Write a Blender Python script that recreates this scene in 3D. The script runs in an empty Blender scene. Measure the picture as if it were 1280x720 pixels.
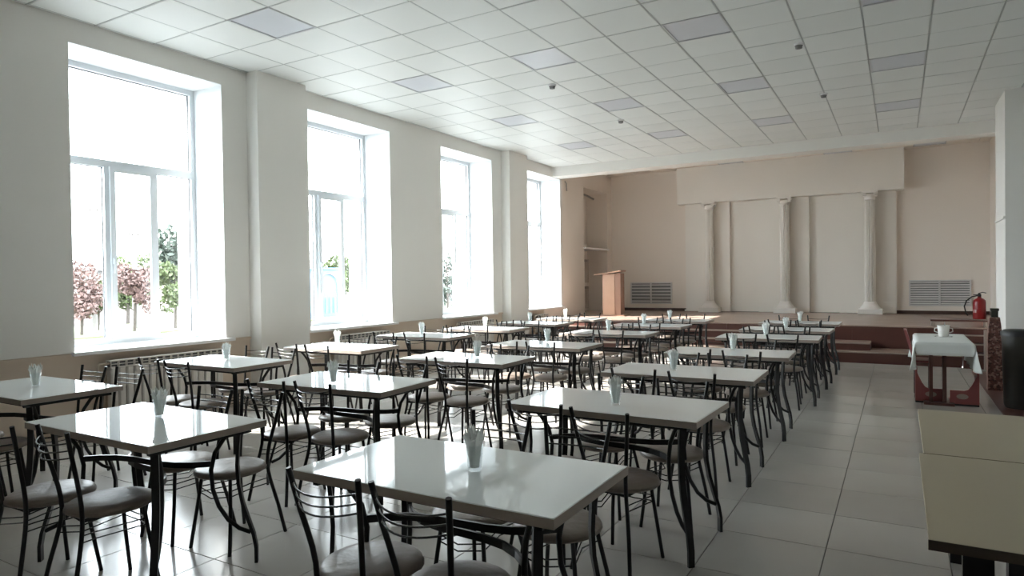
import bpy, bmesh, math, random
from mathutils import Vector, Matrix
random.seed(7)
PI = math.pi
scene = bpy.context.scene
COL = scene.collection

# ------------------------------------------------------------------ camera
cam_data = bpy.data.cameras.new('camera')
cam = bpy.data.objects.new('camera', cam_data); COL.objects.link(cam)
cam_data.sensor_width = 36.0
cam_data.lens = 826.4056 * 36.0 / 1280.0
cam_data.clip_start = 0.05; cam_data.clip_end = 300
_R = Vector((0.863205, 0.504673, -0.013487)); _U = Vector((0.005148, 0.017913, 0.999826)); _F = Vector((-0.504827, 0.863125, -0.012865))
CAM = Vector((0, 0, 1.473))
m = Matrix((_R, _U, -_F)).transposed().to_4x4(); m.translation = CAM
cam.matrix_world = m
scene.camera = cam

# ------------------------------------------------------------------ world, sun, exposure
W = bpy.data.worlds.new('sky'); scene.world = W; W.use_nodes = True
bg = W.node_tree.nodes['Background']
bg.inputs['Color'].default_value = (0.86, 0.945, 1.0, 1); bg.inputs['Strength'].default_value = 8.0
sun_d = bpy.data.lights.new('sun', 'SUN'); sun_d.energy = 12.0; sun_d.angle = math.radians(0.7); sun_d.color = (1.0, 0.95, 0.88)
sun = bpy.data.objects.new('sun', sun_d); COL.objects.link(sun)
sun.rotation_euler = Vector((1.0, 0.37, -0.75)).to_track_quat('-Z', 'Y').to_euler()
sun.location = (-20, -8, 15)
vs = scene.view_settings
scene.display_settings.display_device = 'sRGB'
vs.view_transform = 'Standard'; vs.look = 'None'; vs.exposure = 1.4; vs.gamma = 1.0
vs.use_curve_mapping = False
cy = scene.cycles
cy.use_denoising = True
try: cy.denoiser = 'OPENIMAGEDENOISE'
except Exception: pass
cy.max_bounces = 10; cy.diffuse_bounces = 7; cy.glossy_bounces = 4; cy.transmission_bounces = 6; cy.transparent_max_bounces = 12
cy.sample_clamp_indirect = 8.0
cy.caustics_reflective = False; cy.caustics_refractive = False

# ------------------------------------------------------------------ materials
def mat(name, color, rough=0.5, metal=0.0, var=0.0, scale=8.0, bump=0.0, bscale=60.0, spec=0.5, coat=0.0, color2=None, detail=4):
    M = bpy.data.materials.new(name); M.use_nodes = True
    nt = M.node_tree; b = nt.nodes['Principled BSDF']
    b.inputs['Roughness'].default_value = rough; b.inputs['Metallic'].default_value = metal
    b.inputs['Specular IOR Level'].default_value = spec
    b.inputs['Coat Weight'].default_value = coat
    tc = nt.nodes.new('ShaderNodeTexCoord')
    n = nt.nodes.new('ShaderNodeTexNoise'); n.inputs['Scale'].default_value = scale; n.inputs['Detail'].default_value = detail
    nt.links.new(tc.outputs['Object'], n.inputs['Vector'])
    r = nt.nodes.new('ShaderNodeMix'); r.data_type = 'RGBA'
    c2 = color2 if color2 else tuple(max(0, c * (1 - var)) for c in color)
    r.inputs[6].default_value = (*color, 1); r.inputs[7].default_value = (*c2, 1)
    nt.links.new(n.outputs['Fac'], r.inputs[0]); nt.links.new(r.outputs[2], b.inputs['Base Color'])
    if bump > 0:
        n2 = nt.nodes.new('ShaderNodeTexNoise'); n2.inputs['Scale'].default_value = bscale
        nt.links.new(tc.outputs['Object'], n2.inputs['Vector'])
        bp = nt.nodes.new('ShaderNodeBump'); bp.inputs['Strength'].default_value = bump; bp.inputs['Distance'].default_value = 0.01
        nt.links.new(n2.outputs['Fac'], bp.inputs['Height']); nt.links.new(bp.outputs['Normal'], b.inputs['Normal'])
    return M

def per_object_variation(M, amount):
    nt = M.node_tree; b = nt.nodes['Principled BSDF']
    src = b.inputs['Base Color'].links[0].from_socket
    oi = nt.nodes.new('ShaderNodeObjectInfo'); hsv = nt.nodes.new('ShaderNodeHueSaturation')
    mr = nt.nodes.new('ShaderNodeMapRange'); mr.inputs['To Min'].default_value = 1 - amount; mr.inputs['To Max'].default_value = 1 + amount
    nt.links.new(oi.outputs['Random'], mr.inputs['Value']); nt.links.new(mr.outputs['Result'], hsv.inputs['Value'])
    nt.links.new(src, hsv.inputs['Color']); nt.links.new(hsv.outputs['Color'], b.inputs['Base Color'])

m_wall = mat('painted_plaster', (0.76, 0.745, 0.71), 0.7, var=0.04, scale=1.5, bump=0.05, bscale=30)
m_reveal = mat('white_reveal_paint', (0.74, 0.76, 0.77), 0.45, var=0.02, scale=3)
m_dado = mat('peach_dado_paint', (0.64, 0.53, 0.43), 0.6, var=0.08, scale=2)
m_stagewall = mat('cream_stage_paint', (0.80, 0.735, 0.665), 0.7, var=0.05, scale=1.2, bump=0.04, bscale=30)
m_soffit = mat('pale_stage_plaster', (0.80, 0.77, 0.715), 0.7, var=0.04, scale=1.5)
m_column = mat('white_column_plaster', (0.80, 0.775, 0.73), 0.55, var=0.03, scale=4)
m_tile_c = mat('ceiling_tile_laminate', (0.67, 0.69, 0.675), 0.5, var=0.03, scale=2, bump=0.03, bscale=6, spec=0.3)
per_object_variation(m_tile_c, 0.025)
m_grid = mat('ceiling_grid_metal', (0.36, 0.38, 0.37), 0.4, metal=0.2)
m_diff = mat('unlit_lamp_diffuser', (0.54, 0.56, 0.60), 0.35, var=0.04, scale=20, bump=0.1, bscale=150)
m_lampframe = mat('lamp_frame_metal', (0.50, 0.51, 0.53), 0.4, metal=0.3)
m_floor = mat('porcelain_floor_tile', (0.52, 0.50, 0.465), 0.17, var=0.12, scale=1.6, bump=0.02, bscale=14, color2=(0.45, 0.425, 0.39))
per_object_variation(m_floor, 0.04)
m_grout = mat('dark_grout', (0.13, 0.12, 0.11), 0.8)
m_pvc = mat('white_pvc', (0.58, 0.61, 0.63), 0.3)
m_seal = mat('dark_window_gasket', (0.04, 0.04, 0.045), 0.6)
m_sill = mat('white_sill_laminate', (0.80, 0.80, 0.80), 0.35)
m_black = mat('black_enamelled_steel', (0.010, 0.009, 0.009), 0.36, var=0.2, scale=30, spec=0.35)
m_wire = mat('dark_chromed_wire', (0.09, 0.09, 0.09), 0.25, metal=0.7)
m_seat = mat('taupe_leatherette', (0.22, 0.175, 0.145), 0.42, var=0.12, scale=25, bump=0.35, bscale=22)
per_object_variation(m_seat, 0.12)
m_top = mat('white_gloss_tabletop', (0.82, 0.855, 0.85), 0.035, var=0.02, scale=3)
m_edge = mat('greige_edge_band', (0.36, 0.30, 0.26), 0.45, var=0.08, scale=20)
m_napkin = mat('white_paper_napkin', (0.84, 0.85, 0.83), 0.85, bump=0.1, bscale=200)
m_stage = mat('brown_stage_linoleum', (0.42, 0.32, 0.265), 0.25, var=0.15, scale=2, color2=(0.34, 0.25, 0.205))
m_fascia = mat('red_brown_stage_paint', (0.105, 0.040, 0.030), 0.4, var=0.2, scale=3)
m_nosing = mat('worn_metal_nosing', (0.40, 0.33, 0.28), 0.35, metal=0.4)
m_skirt = mat('dark_skirting', (0.06, 0.030, 0.022), 0.5)
m_radiator = mat('radiator_enamel', (0.60, 0.57, 0.53), 0.35)
m_stagerad = mat('peach_radiator_enamel', (0.52, 0.44, 0.37), 0.45)
m_grilled = mat('radiator_dark_slot', (0.10, 0.10, 0.10), 0.7)
m_ventback = mat('vent_dark_back', (0.16, 0.165, 0.17), 0.7)
m_vent = mat('vent_grey_slat', (0.58, 0.57, 0.56), 0.4)
m_oak = mat('lectern_veneer', (0.42, 0.27, 0.19), 0.42, var=0.2, scale=(6), color2=(0.36, 0.22, 0.15))
m_oakd = mat('lectern_edge_veneer', (0.25, 0.145, 0.10), 0.45)
m_red = mat('red_extinguisher_paint', (0.24, 0.010, 0.012), 0.28)
m_rubber = mat('black_rubber', (0.012, 0.012, 0.012), 0.55)
m_label = mat('white_paper_label', (0.7, 0.7, 0.68), 0.6)
m_palemark = mat('faded_print', (0.36, 0.26, 0.22), 0.6)
m_plastic = mat('faded_red_plastic', (0.27, 0.075, 0.07), 0.45, var=0.15, scale=5)
m_cloth = mat('white_tablecloth', (0.72, 0.74, 0.72), 0.8, var=0.04, scale=4, bump=0.15, bscale=120)
m_desk = mat('pale_olive_laminate', (0.40, 0.345, 0.235), 0.4, var=0.08, scale=3, color2=(0.36, 0.305, 0.205))
m_deskedge = mat('dark_brown_edge', (0.045, 0.028, 0.018), 0.5)
m_brass = mat('dull_metal', (0.35, 0.34, 0.32), 0.4, metal=0.8)
m_bin = mat('dark_olive_plastic', (0.022, 0.020, 0.014), 0.5, var=0.2, scale=4)
m_detector = mat('detector_white', (0.7, 0.7, 0.7), 0.5)
m_detdark = mat('detector_dark', (0.2, 0.2, 0.2), 0.5)
m_cup = mat('white_ceramic', (0.78, 0.76, 0.72), 0.25)
# exterior
m_grass = mat('dry_lawn', (0.095, 0.115, 0.05), 0.9, var=0.3, scale=2)
m_asph = mat('pale_asphalt', (0.13, 0.13, 0.13), 0.9, var=0.1, scale=2)
m_leafg = mat('green_leaves', (0.075, 0.10, 0.035), 0.7, var=0.4, scale=3)
m_leafr = mat('reddish_leaves', (0.14, 0.085, 0.075), 0.7, var=0.4, scale=3)
m_leafd = mat('dark_green_leaves', (0.035, 0.05, 0.035), 0.7, var=0.4, scale=3)
m_bark = mat('bark', (0.06, 0.05, 0.042), 0.9, var=0.3)
m_conc = mat('pale_concrete', (0.17, 0.16, 0.155), 0.8, var=0.1)
m_pinkwall = mat('pale_pink_render', (0.26, 0.21, 0.20), 0.8, var=0.04)
m_blue = mat('light_blue_paint', (0.055, 0.115, 0.20), 0.5)

def mosaic_mat():
    M = bpy.data.materials.new('red_stone_chip'); M.use_nodes = True
    nt = M.node_tree; b = nt.nodes['Principled BSDF']; b.inputs['Roughness'].default_value = 0.5
    tc = nt.nodes.new('ShaderNodeTexCoord'); v = nt.nodes.new('ShaderNodeTexVoronoi'); v.inputs['Scale'].default_value = 48
    nt.links.new(tc.outputs['Object'], v.inputs['Vector'])
    r = nt.nodes.new('ShaderNodeValToRGB')
    r.color_ramp.elements[0].color = (0.05, 0.022, 0.018, 1); r.color_ramp.elements[1].color = (0.34, 0.22, 0.18, 1)
    e = r.color_ramp.elements.new(0.55); e.color = (0.15, 0.06, 0.045, 1)
    sep = nt.nodes.new('ShaderNodeSeparateColor'); nt.links.new(v.outputs['Color'], sep.inputs['Color'])
    nt.links.new(sep.outputs['Red'], r.inputs['Fac']); nt.links.new(r.outputs['Color'], b.inputs['Base Color'])
    return M
m_mosaic = mosaic_mat()

def glass_mat(name, tint=(1, 1, 1), ior=1.45, rough=0.0):
    M = bpy.data.materials.new(name); M.use_nodes = True
    nt = M.node_tree; nt.nodes.remove(nt.nodes['Principled BSDF']); out = nt.nodes['Material Output']
    t = nt.nodes.new('ShaderNodeBsdfTransparent'); t.inputs['Color'].default_value = (*tint, 1)
    g = nt.nodes.new('ShaderNodeBsdfGlossy'); g.inputs['Roughness'].default_value = rough
    lw = nt.nodes.new('ShaderNodeLayerWeight'); lw.inputs['Blend'].default_value = 0.5
    pw = nt.nodes.new('ShaderNodeMath'); pw.operation = 'POWER'; pw.inputs[1].default_value = 4.0
    nt.links.new(lw.outputs['Facing'], pw.inputs[0])
    f = nt.nodes.new('ShaderNodeMapRange'); f.inputs['To Min'].default_value = 0.04*(ior-1)/.45; f.inputs['To Max'].default_value = 0.7
    nt.links.new(pw.outputs[0], f.inputs['Value'])
    mx = nt.nodes.new('ShaderNodeMixShader')
    nt.links.new(f.outputs[0], mx.inputs[0]); nt.links.new(t.outputs[0], mx.inputs[1]); nt.links.new(g.outputs[0], mx.inputs[2])
    nt.links.new(mx.outputs[0], out.inputs[0])
    return M
m_pane = glass_mat('window_glass', (0.97, 0.985, 0.985), 1.3)
m_tumbler = glass_mat('tumbler_glass', (0.97, 0.985, 0.985), 1.5, 0.03)

# ------------------------------------------------------------------ mesh helpers
class MB:
    def __init__(s): s.v = []; s.f = []; s.fm = []; s.smooth = []; s.mi = 0
    def add(s, vs, fs, smooth=False):
        o = len(s.v); s.v += [tuple(v) for v in vs]
        for f in fs: s.f.append([i + o for i in f]); s.fm.append(s.mi); s.smooth.append(smooth)
    def box(s, x0, x1, y0, y1, z0, z1, bev=0.0):
        if bev <= 0:
            s.add([(x0,y0,z0),(x1,y0,z0),(x1,y1,z0),(x0,y1,z0),(x0,y0,z1),(x1,y0,z1),(x1,y1,z1),(x0,y1,z1)],
                  [(0,3,2,1),(4,5,6,7),(0,1,5,4),(1,2,6,5),(2,3,7,6),(3,0,4,7)])
        else:
            b = bev
            P = [(x0+b,y0),(x1-b,y0),(x1,y0+b),(x1,y1-b),(x1-b,y1),(x0+b,y1),(x0,y1-b),(x0,y0+b)]
            cx, cy = (x0+x1)/2, (y0+y1)/2
            def ins(p): 
                return (min(max(p[0],x0+b),x1-b), min(max(p[1],y0+b),y1-b))
            vs = [(*ins(p), z0) for p in P] + [(*p, z0+b) for p in P] + [(*p, z1-b) for p in P] + [(*ins(p), z1) for p in P]
            fs = [tuple(range(7,-1,-1)), tuple(range(24,32))]
            for k in range(3):
                for i in range(8):
                    j = (i+1) % 8; fs.append((k*8+i, k*8+j, k*8+8+j, k*8+8+i))
            s.add(vs, fs)
    def tube(s, pts, r, n=8, cap=True, closed=False):
        pts = [Vector(p) for p in pts]; N = len(pts)
        rs = r if isinstance(r, (list, tuple)) else [r]*N
        prev = None; rings = []
        for i, p in enumerate(pts):
            if closed: d = pts[(i+1) % N] - pts[i-1]
            else: d = pts[min(i+1, N-1)] - pts[max(i-1, 0)]
            d.normalize()
            if prev is None:
                a = Vector((0,0,1)) if abs(d.z) < .9 else Vector((1,0,0))
                u = d.cross(a).normalized()
            else:
                u = (prev - d*prev.dot(d)).normalized()
            prev = u; w = d.cross(u)
            rings.append([p + u*(math.cos(2*PI*k/n)*rs[i]) + w*(math.sin(2*PI*k/n)*rs[i]) for k in range(n)])
        vs = [v for R in rings for v in R]; fs = []
        for i in range(N if closed else N-1):
            j = (i+1) % N
            for k in range(n): fs.append((i*n+k, i*n+(k+1)%n, j*n+(k+1)%n, j*n+k))
        s.add(vs, fs, True)
        if cap and not closed:
            s.add(rings[0], [tuple(range(n-1,-1,-1))]); s.add(rings[-1], [tuple(range(n))])
    def bar(s, pts, wdir, w, t):
        """flat bar: section w along wdir, t across"""
        pts = [Vector(p) for p in pts]; N = len(pts); vs = []
        wd = Vector(wdir).normalized()
        for i, p in enumerate(pts):
            d = (pts[min(i+1,N-1)] - pts[max(i-1,0)]).normalized()
            tn = d.cross(wd).normalized()
            vs += [p+wd*w/2+tn*t/2, p-wd*w/2+tn*t/2, p-wd*w/2-tn*t/2, p+wd*w/2-tn*t/2]
        fs = [(0,1,2,3), tuple((N-1)*4+k for k in (3,2,1,0))]
        for i in range(N-1):
            for k in range(4): fs.append((i*4+k, (i+1)*4+k, (i+1)*4+(k+1)%4, i*4+(k+1)%4))
        s.add(vs, fs)
    def lathe(s, prof, n=20, c=(0,0,0), sx=1, sy=1, flute=0, fd=0):
        vs = []; fs = []
        for (r, z) in prof:
            for k in range(n):
                a = 2*PI*k/n; rr = r
                if flute: rr = r * (1 - fd*(0.5-0.5*math.cos(a*flute)))
                vs.append((c[0]+rr*math.cos(a)*sx, c[1]+rr*math.sin(a)*sy, c[2]+z))
        for i in range(len(prof)-1):
            for k in range(n): fs.append((i*n+k, i*n+(k+1)%n, (i+1)*n+(k+1)%n, (i+1)*n+k))
        s.add(vs, fs, True)
        s.add([vs[k] for k in range(n)], [tuple(range(n-1,-1,-1))]); s.add(vs[-n:], [tuple(range(n))])
    def mesh(s, name, mats):
        me = bpy.data.meshes.new(name); me.from_pydata(s.v, [], s.f)
        for mm in (mats if isinstance(mats, (list, tuple)) else [mats]): me.materials.append(mm)
        me.polygons.foreach_set('material_index', s.fm); me.polygons.foreach_set('use_smooth', s.smooth)
        me.update(); return me
    def build(s, name, mats, parent=None, loc=None, rotz=0):
        o = bpy.data.objects.new(name, s.mesh(name, mats)); COL.objects.link(o)
        if parent: o.parent = parent
        if loc: o.location = loc
        if rotz: o.rotation_euler = (0,0,rotz)
        return o
def box(name, x0, x1, y0, y1, z0, z1, mm, parent=None, bev=0.0):
    b = MB(); b.box(x0,x1,y0,y1,z0,z1,bev); return b.build(name, mm, parent)
def tag(o, label=None, cat=None, group=None, kind=None):
    if label: o['label'] = label
    if cat: o['category'] = cat
    if group: o['group'] = group
    if kind: o['kind'] = kind
    return o
def empty(name, loc=(0,0,0), rotz=0, label=None, cat=None, group=None, kind=None):
    o = bpy.data.objects.new(name, None); COL.objects.link(o); o.location = loc; o.rotation_euler = (0,0,rotz)
    o.empty_display_size = 0.1
    return tag(o, label, cat, group, kind)
def copy_tree(o, kids, parent=None):
    c = o.copy(); COL.objects.link(c); c.parent = parent
    for ch in kids.get(o, []): copy_tree(ch, kids, c)
    return c
def tree_of(root):
    kids = {}
    for o in COL.objects:
        if o.parent: kids.setdefault(o.parent, []).append(o)
    return kids
def in_view(p, margin=0.06):
    d = Vector(p) - CAM; z = d.dot(_F)
    if z < 0.3: return False
    x = 826.4*d.dot(_R)/z/640; y = 826.4*d.dot(_U)/z/360
    return abs(x) < 1+margin and abs(y) < 1+margin

# ------------------------------------------------------------------ room shell
XW = -6.94; ZC = 4.065; YB = 17.46; SZ = 0.575; SF = 13.25; XR = 1.70; XRR = 3.3; YN = -3.0; BEAM = 13.80; ZS = 4.30
WY = [3.399, 6.407, 9.442, 12.50]; WW = 1.686; WZ0 = 0.812; WZ1 = 3.84
XO = -7.85
b = MB(); b.mi = 0
NY = (15.55, 17.12)      # blocked window niche on the stage
edges = [YN] + [v for y in WY for v in (y, y+WW)]
spans = [(edges[i], edges[i+1]) for i in range(0, 8, 2)] + [(WY[3]+WW, BEAM+0.5)]
for (a, c) in spans: b.box(XO, XW, a, c, WZ0, ZC+0.3)
for y in WY: b.box(XO, XW, y, y+WW, WZ1, ZC+0.3)
b.mi = 1; b.box(XO, XW-0.015, YN, SF+0.05, -0.25, WZ0)
b.mi = 2
b.box(XO, XW, BEAM+0.5, NY[0], SZ-0.3, ZS+0.2)
b.box(XO, XW, NY[1], YB+0.2, SZ-0.3, ZS+0.2); b.box(XO, XW, NY[0], NY[1], 3.80, ZS+0.2)
b.box(XO, XO+0.3, NY[0], NY[1], SZ-0.3, 3.85); b.box(XO, XW, SF+0.05, BEAM+0.5, SZ-0.6, WZ0)
wl = b.build('wall_left', [m_wall, m_dado, m_stagewall]); tag(wl, kind='structure')
# reveal linings, thin plaster slabs of their own
for i, y in enumerate(WY):
    rv = MB()
    rv.box(XO, XW-0.001, y-0.001, y+0.004, WZ0, WZ1); rv.box(XO, XW-0.001, y+WW-0.004, y+WW+0.001, WZ0, WZ1)
    rv.box(XO, XW-0.001, y, y+WW, WZ1-0.004, WZ1+0.001); rv.box(XO, XW-0.02, y, y+WW, WZ0-0.01, WZ0+0.004)
    o = rv.build('window_reveal', m_reveal, wl)
# pilasters between the windows
for k, (a, c) in enumerate([(5.43, 6.20), (11.48, 12.22)]):
    p = box('trim_%d' % (k+1), XW-0.01, XW+0.20, a, c, 0.0, ZC, m_wall); tag(p, kind='structure')
# thin ledge line along the dado
o = box('trim_3', XW-0.02, XW+0.012, YN, SF, WZ0-0.030, WZ0-0.006, m_dado); tag(o, kind='structure')

# other walls
b = MB(); b.box(-7.9, 2.2, YB, YB+0.3, 0, ZS+0.3); o = b.build('wall_back', m_stagewall); tag(o, kind='structure'); WB = o
b = MB(); b.box(XR, XR+0.3, 12.60, YB, 0, ZS+0.3); o = b.build('wall_right', m_stagewall); tag(o, kind='structure')
b = MB(); b.box(1.31, XRR+0.2, 11.64, 12.70, 0, ZC+0.1); o = b.build('trim_4', m_wall); tag(o, kind='structure')
b = MB(); b.box(1.31, XRR, 11.615, 11.64, 2.245, 2.275); b.box(1.285, 1.31, 11.615, 12.6, 2.245, 2.275); o = b.build('trim_5', m_wall); tag(o, kind='structure')
b = MB(); b.box(XRR, XRR+0.3, YN, 11.64, 0, ZC+0.1); o = b.build('wall_right_near', m_wall); tag(o, kind='structure')
b = MB(); b.box(XO, XRR+0.3, YN-0.3, YN, -0.2, ZC+0.1); o = b.build('wall_front', m_wall); tag(o, kind='structure')

# ------------------------------------------------------------------ floor with tiles
FX, FY, FP = -0.345, 4.480, 0.5645
b = MB(); b.box(XO, XRR+0.3, YN-0.3, 12.5, -0.25, -0.006); floor = b.build('floor', m_grout); tag(floor, kind='structure')
tiles = []
for i in range(-14, 8):
    for j in range(-15, 16):
        x0, y0 = FX+i*FP, FY+j*FP
        x1, y1 = x0+FP, y0+FP
        x0, x1, y0, y1 = max(x0, XW-0.01), min(x1, XRR), max(y0, YN), min(y1, 12.45)
        if x1-x0 < .03 or y1-y0 < .03: continue
        vis = any(in_view((x, y, 0), 0.0) for x in (x0, (x0+x1)/2, x1) for y in (y0, (y0+y1)/2, y1)) and y0 > 0
        d = math.hypot((x0+x1)/2, (y0+y1)/2)
        tiles.append((0 if vis else 1, d, x0, x1, y0, y1))
tiles.sort()
tile_mesh = {}
rest = MB(); ntile = 0
G = 0.0022
for (nv, d, x0, x1, y0, y1) in tiles:
    if nv == 0 and ntile < 292:
        key = (round(x1-x0, 3), round(y1-y0, 3))
        if key not in tile_mesh:
            t = MB(); hx, hy = (x1-x0)/2-G, (y1-y0)/2-G
            t.add([(-hx,-hy,-.012),(hx,-hy,-.012),(hx,hy,-.012),(-hx,hy,-.012),(-hx,-hy,-.0012),(hx,-hy,-.0012),(hx,hy,-.0012),(-hx,hy,-.0012),
                   (-hx+.0015,-hy+.0015,0),(hx-.0015,-hy+.0015,0),(hx-.0015,hy-.0015,0),(-hx+.0015,hy-.0015,0)],
                  [(8,9,10,11)]+[(k,(k+1)%4,4+(k+1)%4,4+k) for k in range(4)]+[(4+k,4+(k+1)%4,8+(k+1)%4,8+k) for k in range(4)])
            tile_mesh[key] = t.mesh('floor_tile', m_floor)
        o = bpy.data.objects.new('floor_tile', tile_mesh[key]); COL.objects.link(o); o.parent = floor
        o.location = ((x0+x1)/2, (y0+y1)/2, random.uniform(-.0004, .0004)); ntile += 1
    else: rest.box(x0+G, x1-G, y0+G, y1-G, -0.012, 0)
o = rest.build('floor_tiles', m_floor, floor); tag(o, kind='stuff')

# ------------------------------------------------------------------ ceiling with tiles
CX, CYY, CP, CQ = -0.30, 4.86, 0.60, 0.605
b = MB(); b.box(XO, XRR+0.3, YN-0.3, BEAM+0.1, ZC+0.05, ZC+0.30); ceiling = b.build('ceiling', m_grid); tag(ceiling, kind='structure')
lamp_cells = {(c, r) for c in (-9, -6, -3, 0, 3) for r in (-1-4, -1, 3, 7, 11)}
cells = []
for i in range(-12, 7):
    for j in range(-13, 16):
        x0, y0 = CX+i*CP, CYY+j*CQ
        x1, y1 = x0+CP, y0+CQ
        cx0, cx1, cy0, cy1 = max(x0, XW), min(x1, XRR), max(y0, YN), min(y1, BEAM)
        if cx1-cx0 < .03 or cy1-cy0 < .03: continue
        if (i, j) in lamp_cells: continue
        vis = any(in_view((x, y, ZC), 0.0) for x in (cx0, (cx0+cx1)/2, cx1) for y in (cy0, (cy0+cy1)/2, cy1)) and cy0 > 0
        cells.append((0 if vis else 1, math.hypot((cx0+cx1)/2, (cy0+cy1)/2), cx0, cx1, cy0, cy1))
cells.sort(); rest = MB(); n = 0; cm = {}
for (nv, d, x0, x1, y0, y1) in cells:
    if nv == 0 and n < 294:
        key = (round(x1-x0, 3), round(y1-y0, 3))
        if key not in cm:
            t = MB(); hx, hy = (x1-x0)/2-.008, (y1-y0)/2-.008
            t.add([(-hx,-hy,.01),(hx,-hy,.01),(hx,hy,.01),(-hx,hy,.01),(-hx,-hy,.003),(hx,-hy,.003),(hx,hy,.003),(-hx,hy,.003),
                   (-hx+.004,-hy+.004,-.001),(hx-.004,-hy+.004,-.001),(hx-.004,hy-.004,-.001),(-hx+.004,hy-.004,-.001)],
                  [(11,10,9,8)]+[(4+k,4+(k+1)%4,(k+1)%4,k) for k in range(4)]+[(8+k,8+(k+1)%4,4+(k+1)%4,4+k) for k in range(4)])
            cm[key] = t.mesh('ceiling_tile', m_tile_c)
        o = bpy.data.objects.new('ceiling_tile', cm[key]); COL.objects.link(o); o.parent = ceiling
        o.location = ((x0+x1)/2, (y0+y1)/2, ZC+random.uniform(-.0005, .002))
        o.rotation_euler = (random.uniform(-.0025, .0025), random.uniform(-.0025, .0025), 0); n += 1
    else: rest.box(x0+.008, x1-.008, y0+.008, y1-.008, ZC, ZC+0.01)
o = rest.build('ceiling_tiles', m_tile_c, ceiling); tag(o, kind='stuff')
g = MB()
for i in range(-11, 7): g.box(CX+i*CP-.007, CX+i*CP+.007, YN, BEAM, ZC+.001, ZC+.03)
for j in range(-12, 16):
    y = CYY+j*CQ
    if y < BEAM: g.box(XW, XRR, y-.004, y+.004, ZC+.002, ZC+.03)
g.build('ceiling_grid', m_grid, ceiling)
# ceiling lamps (unlit)
rown = {-1: 'nearest', 3: 'second', 7: 'third', 11: 'farthest'}
coln = {-9: 'by the windows', -6: 'second row from the windows', -3: 'third row from the windows', 0: 'fourth row from the windows', 3: 'row nearest the right wall'}
for c in (-9, -6, -3, 0, 3):
    for r in (-5, -1, 3, 7, 11):
        x0, y0 = CX+c*CP, CYY+r*CQ-CQ*0
        x1, y1 = x0+CP, y0+CQ
        if not (in_view(((x0+x1)/2, (y0+y1)/2, ZC), .05)):
            b = MB(); b.box(x0, x1, y0, y1, ZC, ZC+.01); b.build('ceiling_panel', m_tile_c, ceiling); continue
        t = empty('ceiling_light', (x0, y0, ZC), 0, 'unlit square ceiling light, %s panel in the %s' % (rown.get(r, 'hidden'), ('row by the windows' if c == -9 else coln[c])), 'ceiling light', 'square lights in the ceiling')
        f = MB(); w = .02
        f.box(.006, CP-.006, .006, w, -.004, .02); f.box(.006, CP-.006, CQ-w, CQ-.006, -.004, .02); f.box(.006, w, w, CQ-w, -.004, .02); f.box(CP-w, CP-.006, w, CQ-w, -.004, .02)
        f.build('lamp_frame', m_lampframe, t)
        f = MB(); f.box(w, CP-w, w, CQ-w, .004, .015); f.build('diffuser', m_diff, t)
# smoke detectors
for (x, y, lab) in [(-3.98, 7.94, 'small round smoke detector left of the middle of the ceiling'), (-3.92, 10.31, 'small smoke detector farther back, above the middle tables'),
                    (-0.95, 8.05, 'small smoke detector on the right part of the ceiling, nearer'), (-0.91, 10.45, 'small smoke detector on the right part of the ceiling, farther')]:
    t = empty('smoke_detector', (x, y, ZC), 0, lab, 'smoke detector')
    d = MB(); d.lathe([(.052, -.022), (.055, 0)], 16); d.build('base', m_detector, t)
    d = MB(); d.lathe([(.018, -.058), (.036, -.052), (.038, -.034), (.044, -.022)], 16); d.build('sensor_head', m_detdark, t)

# beam and stage ceiling
b = MB(); b.box(XW-0.3, 3.5, BEAM, BEAM+0.42, 3.85, ZS+0.25); o = b.build('trim_6', m_wall); tag(o, kind='structure')
b = MB(); b.box(-7.9, 2.2, BEAM+0.3, YB+0.2, ZS+.03, ZS+0.3); sc = b.build('stage_ceiling', m_grid); tag(sc, kind='structure')
cmesh = None
for i in range(-12, 4):
    for j in range(0, 6):
        x0, y0 = CX+i*CP, BEAM+.42+j*.6
        a0, a1, c0, c1 = max(x0, XW), min(x0+CP, XR), y0, min(y0+.6, YB)
        if a1-a0 < .03 or c1-c0 < .03: continue
        if (i, j) in ((-6, 4), (-2, 4), (1, 4)): 
            continue
        t = MB(); t.box(a0+.006, a1-.006, c0+.006, c1-.006, ZS-.001, ZS+.01); t.build('ceiling_tile', m_stagewall, sc)
for k, (i, lab) in enumerate([(-6, 'unlit stage ceiling light above the left white column'), (-2, 'unlit stage ceiling light above the middle white column'), (1, 'unlit stage ceiling light at the right end of the stage')]):
    x0 = CX+i*CP; y0 = BEAM+.42+4*.6
    t = empty('stage_light', (x0, y0, ZS), 0, lab, 'ceiling light')
    f = MB(); w = .02; Q = .6
    f.box(.006, Q-.006, .006, w, -.004, .02); f.box(.006, Q-.006, Q-w, Q-.006, -.004, .02); f.box(.006, w, w, Q-w, -.004, .02); f.box(Q-w, Q-.006, w, Q-w, -.004, .02)
    f.build('lamp_frame', m_lampframe, t); f = MB(); f.box(w, Q-w, w, Q-w, .004, .015); f.build('diffuser', m_diff, t)

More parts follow.
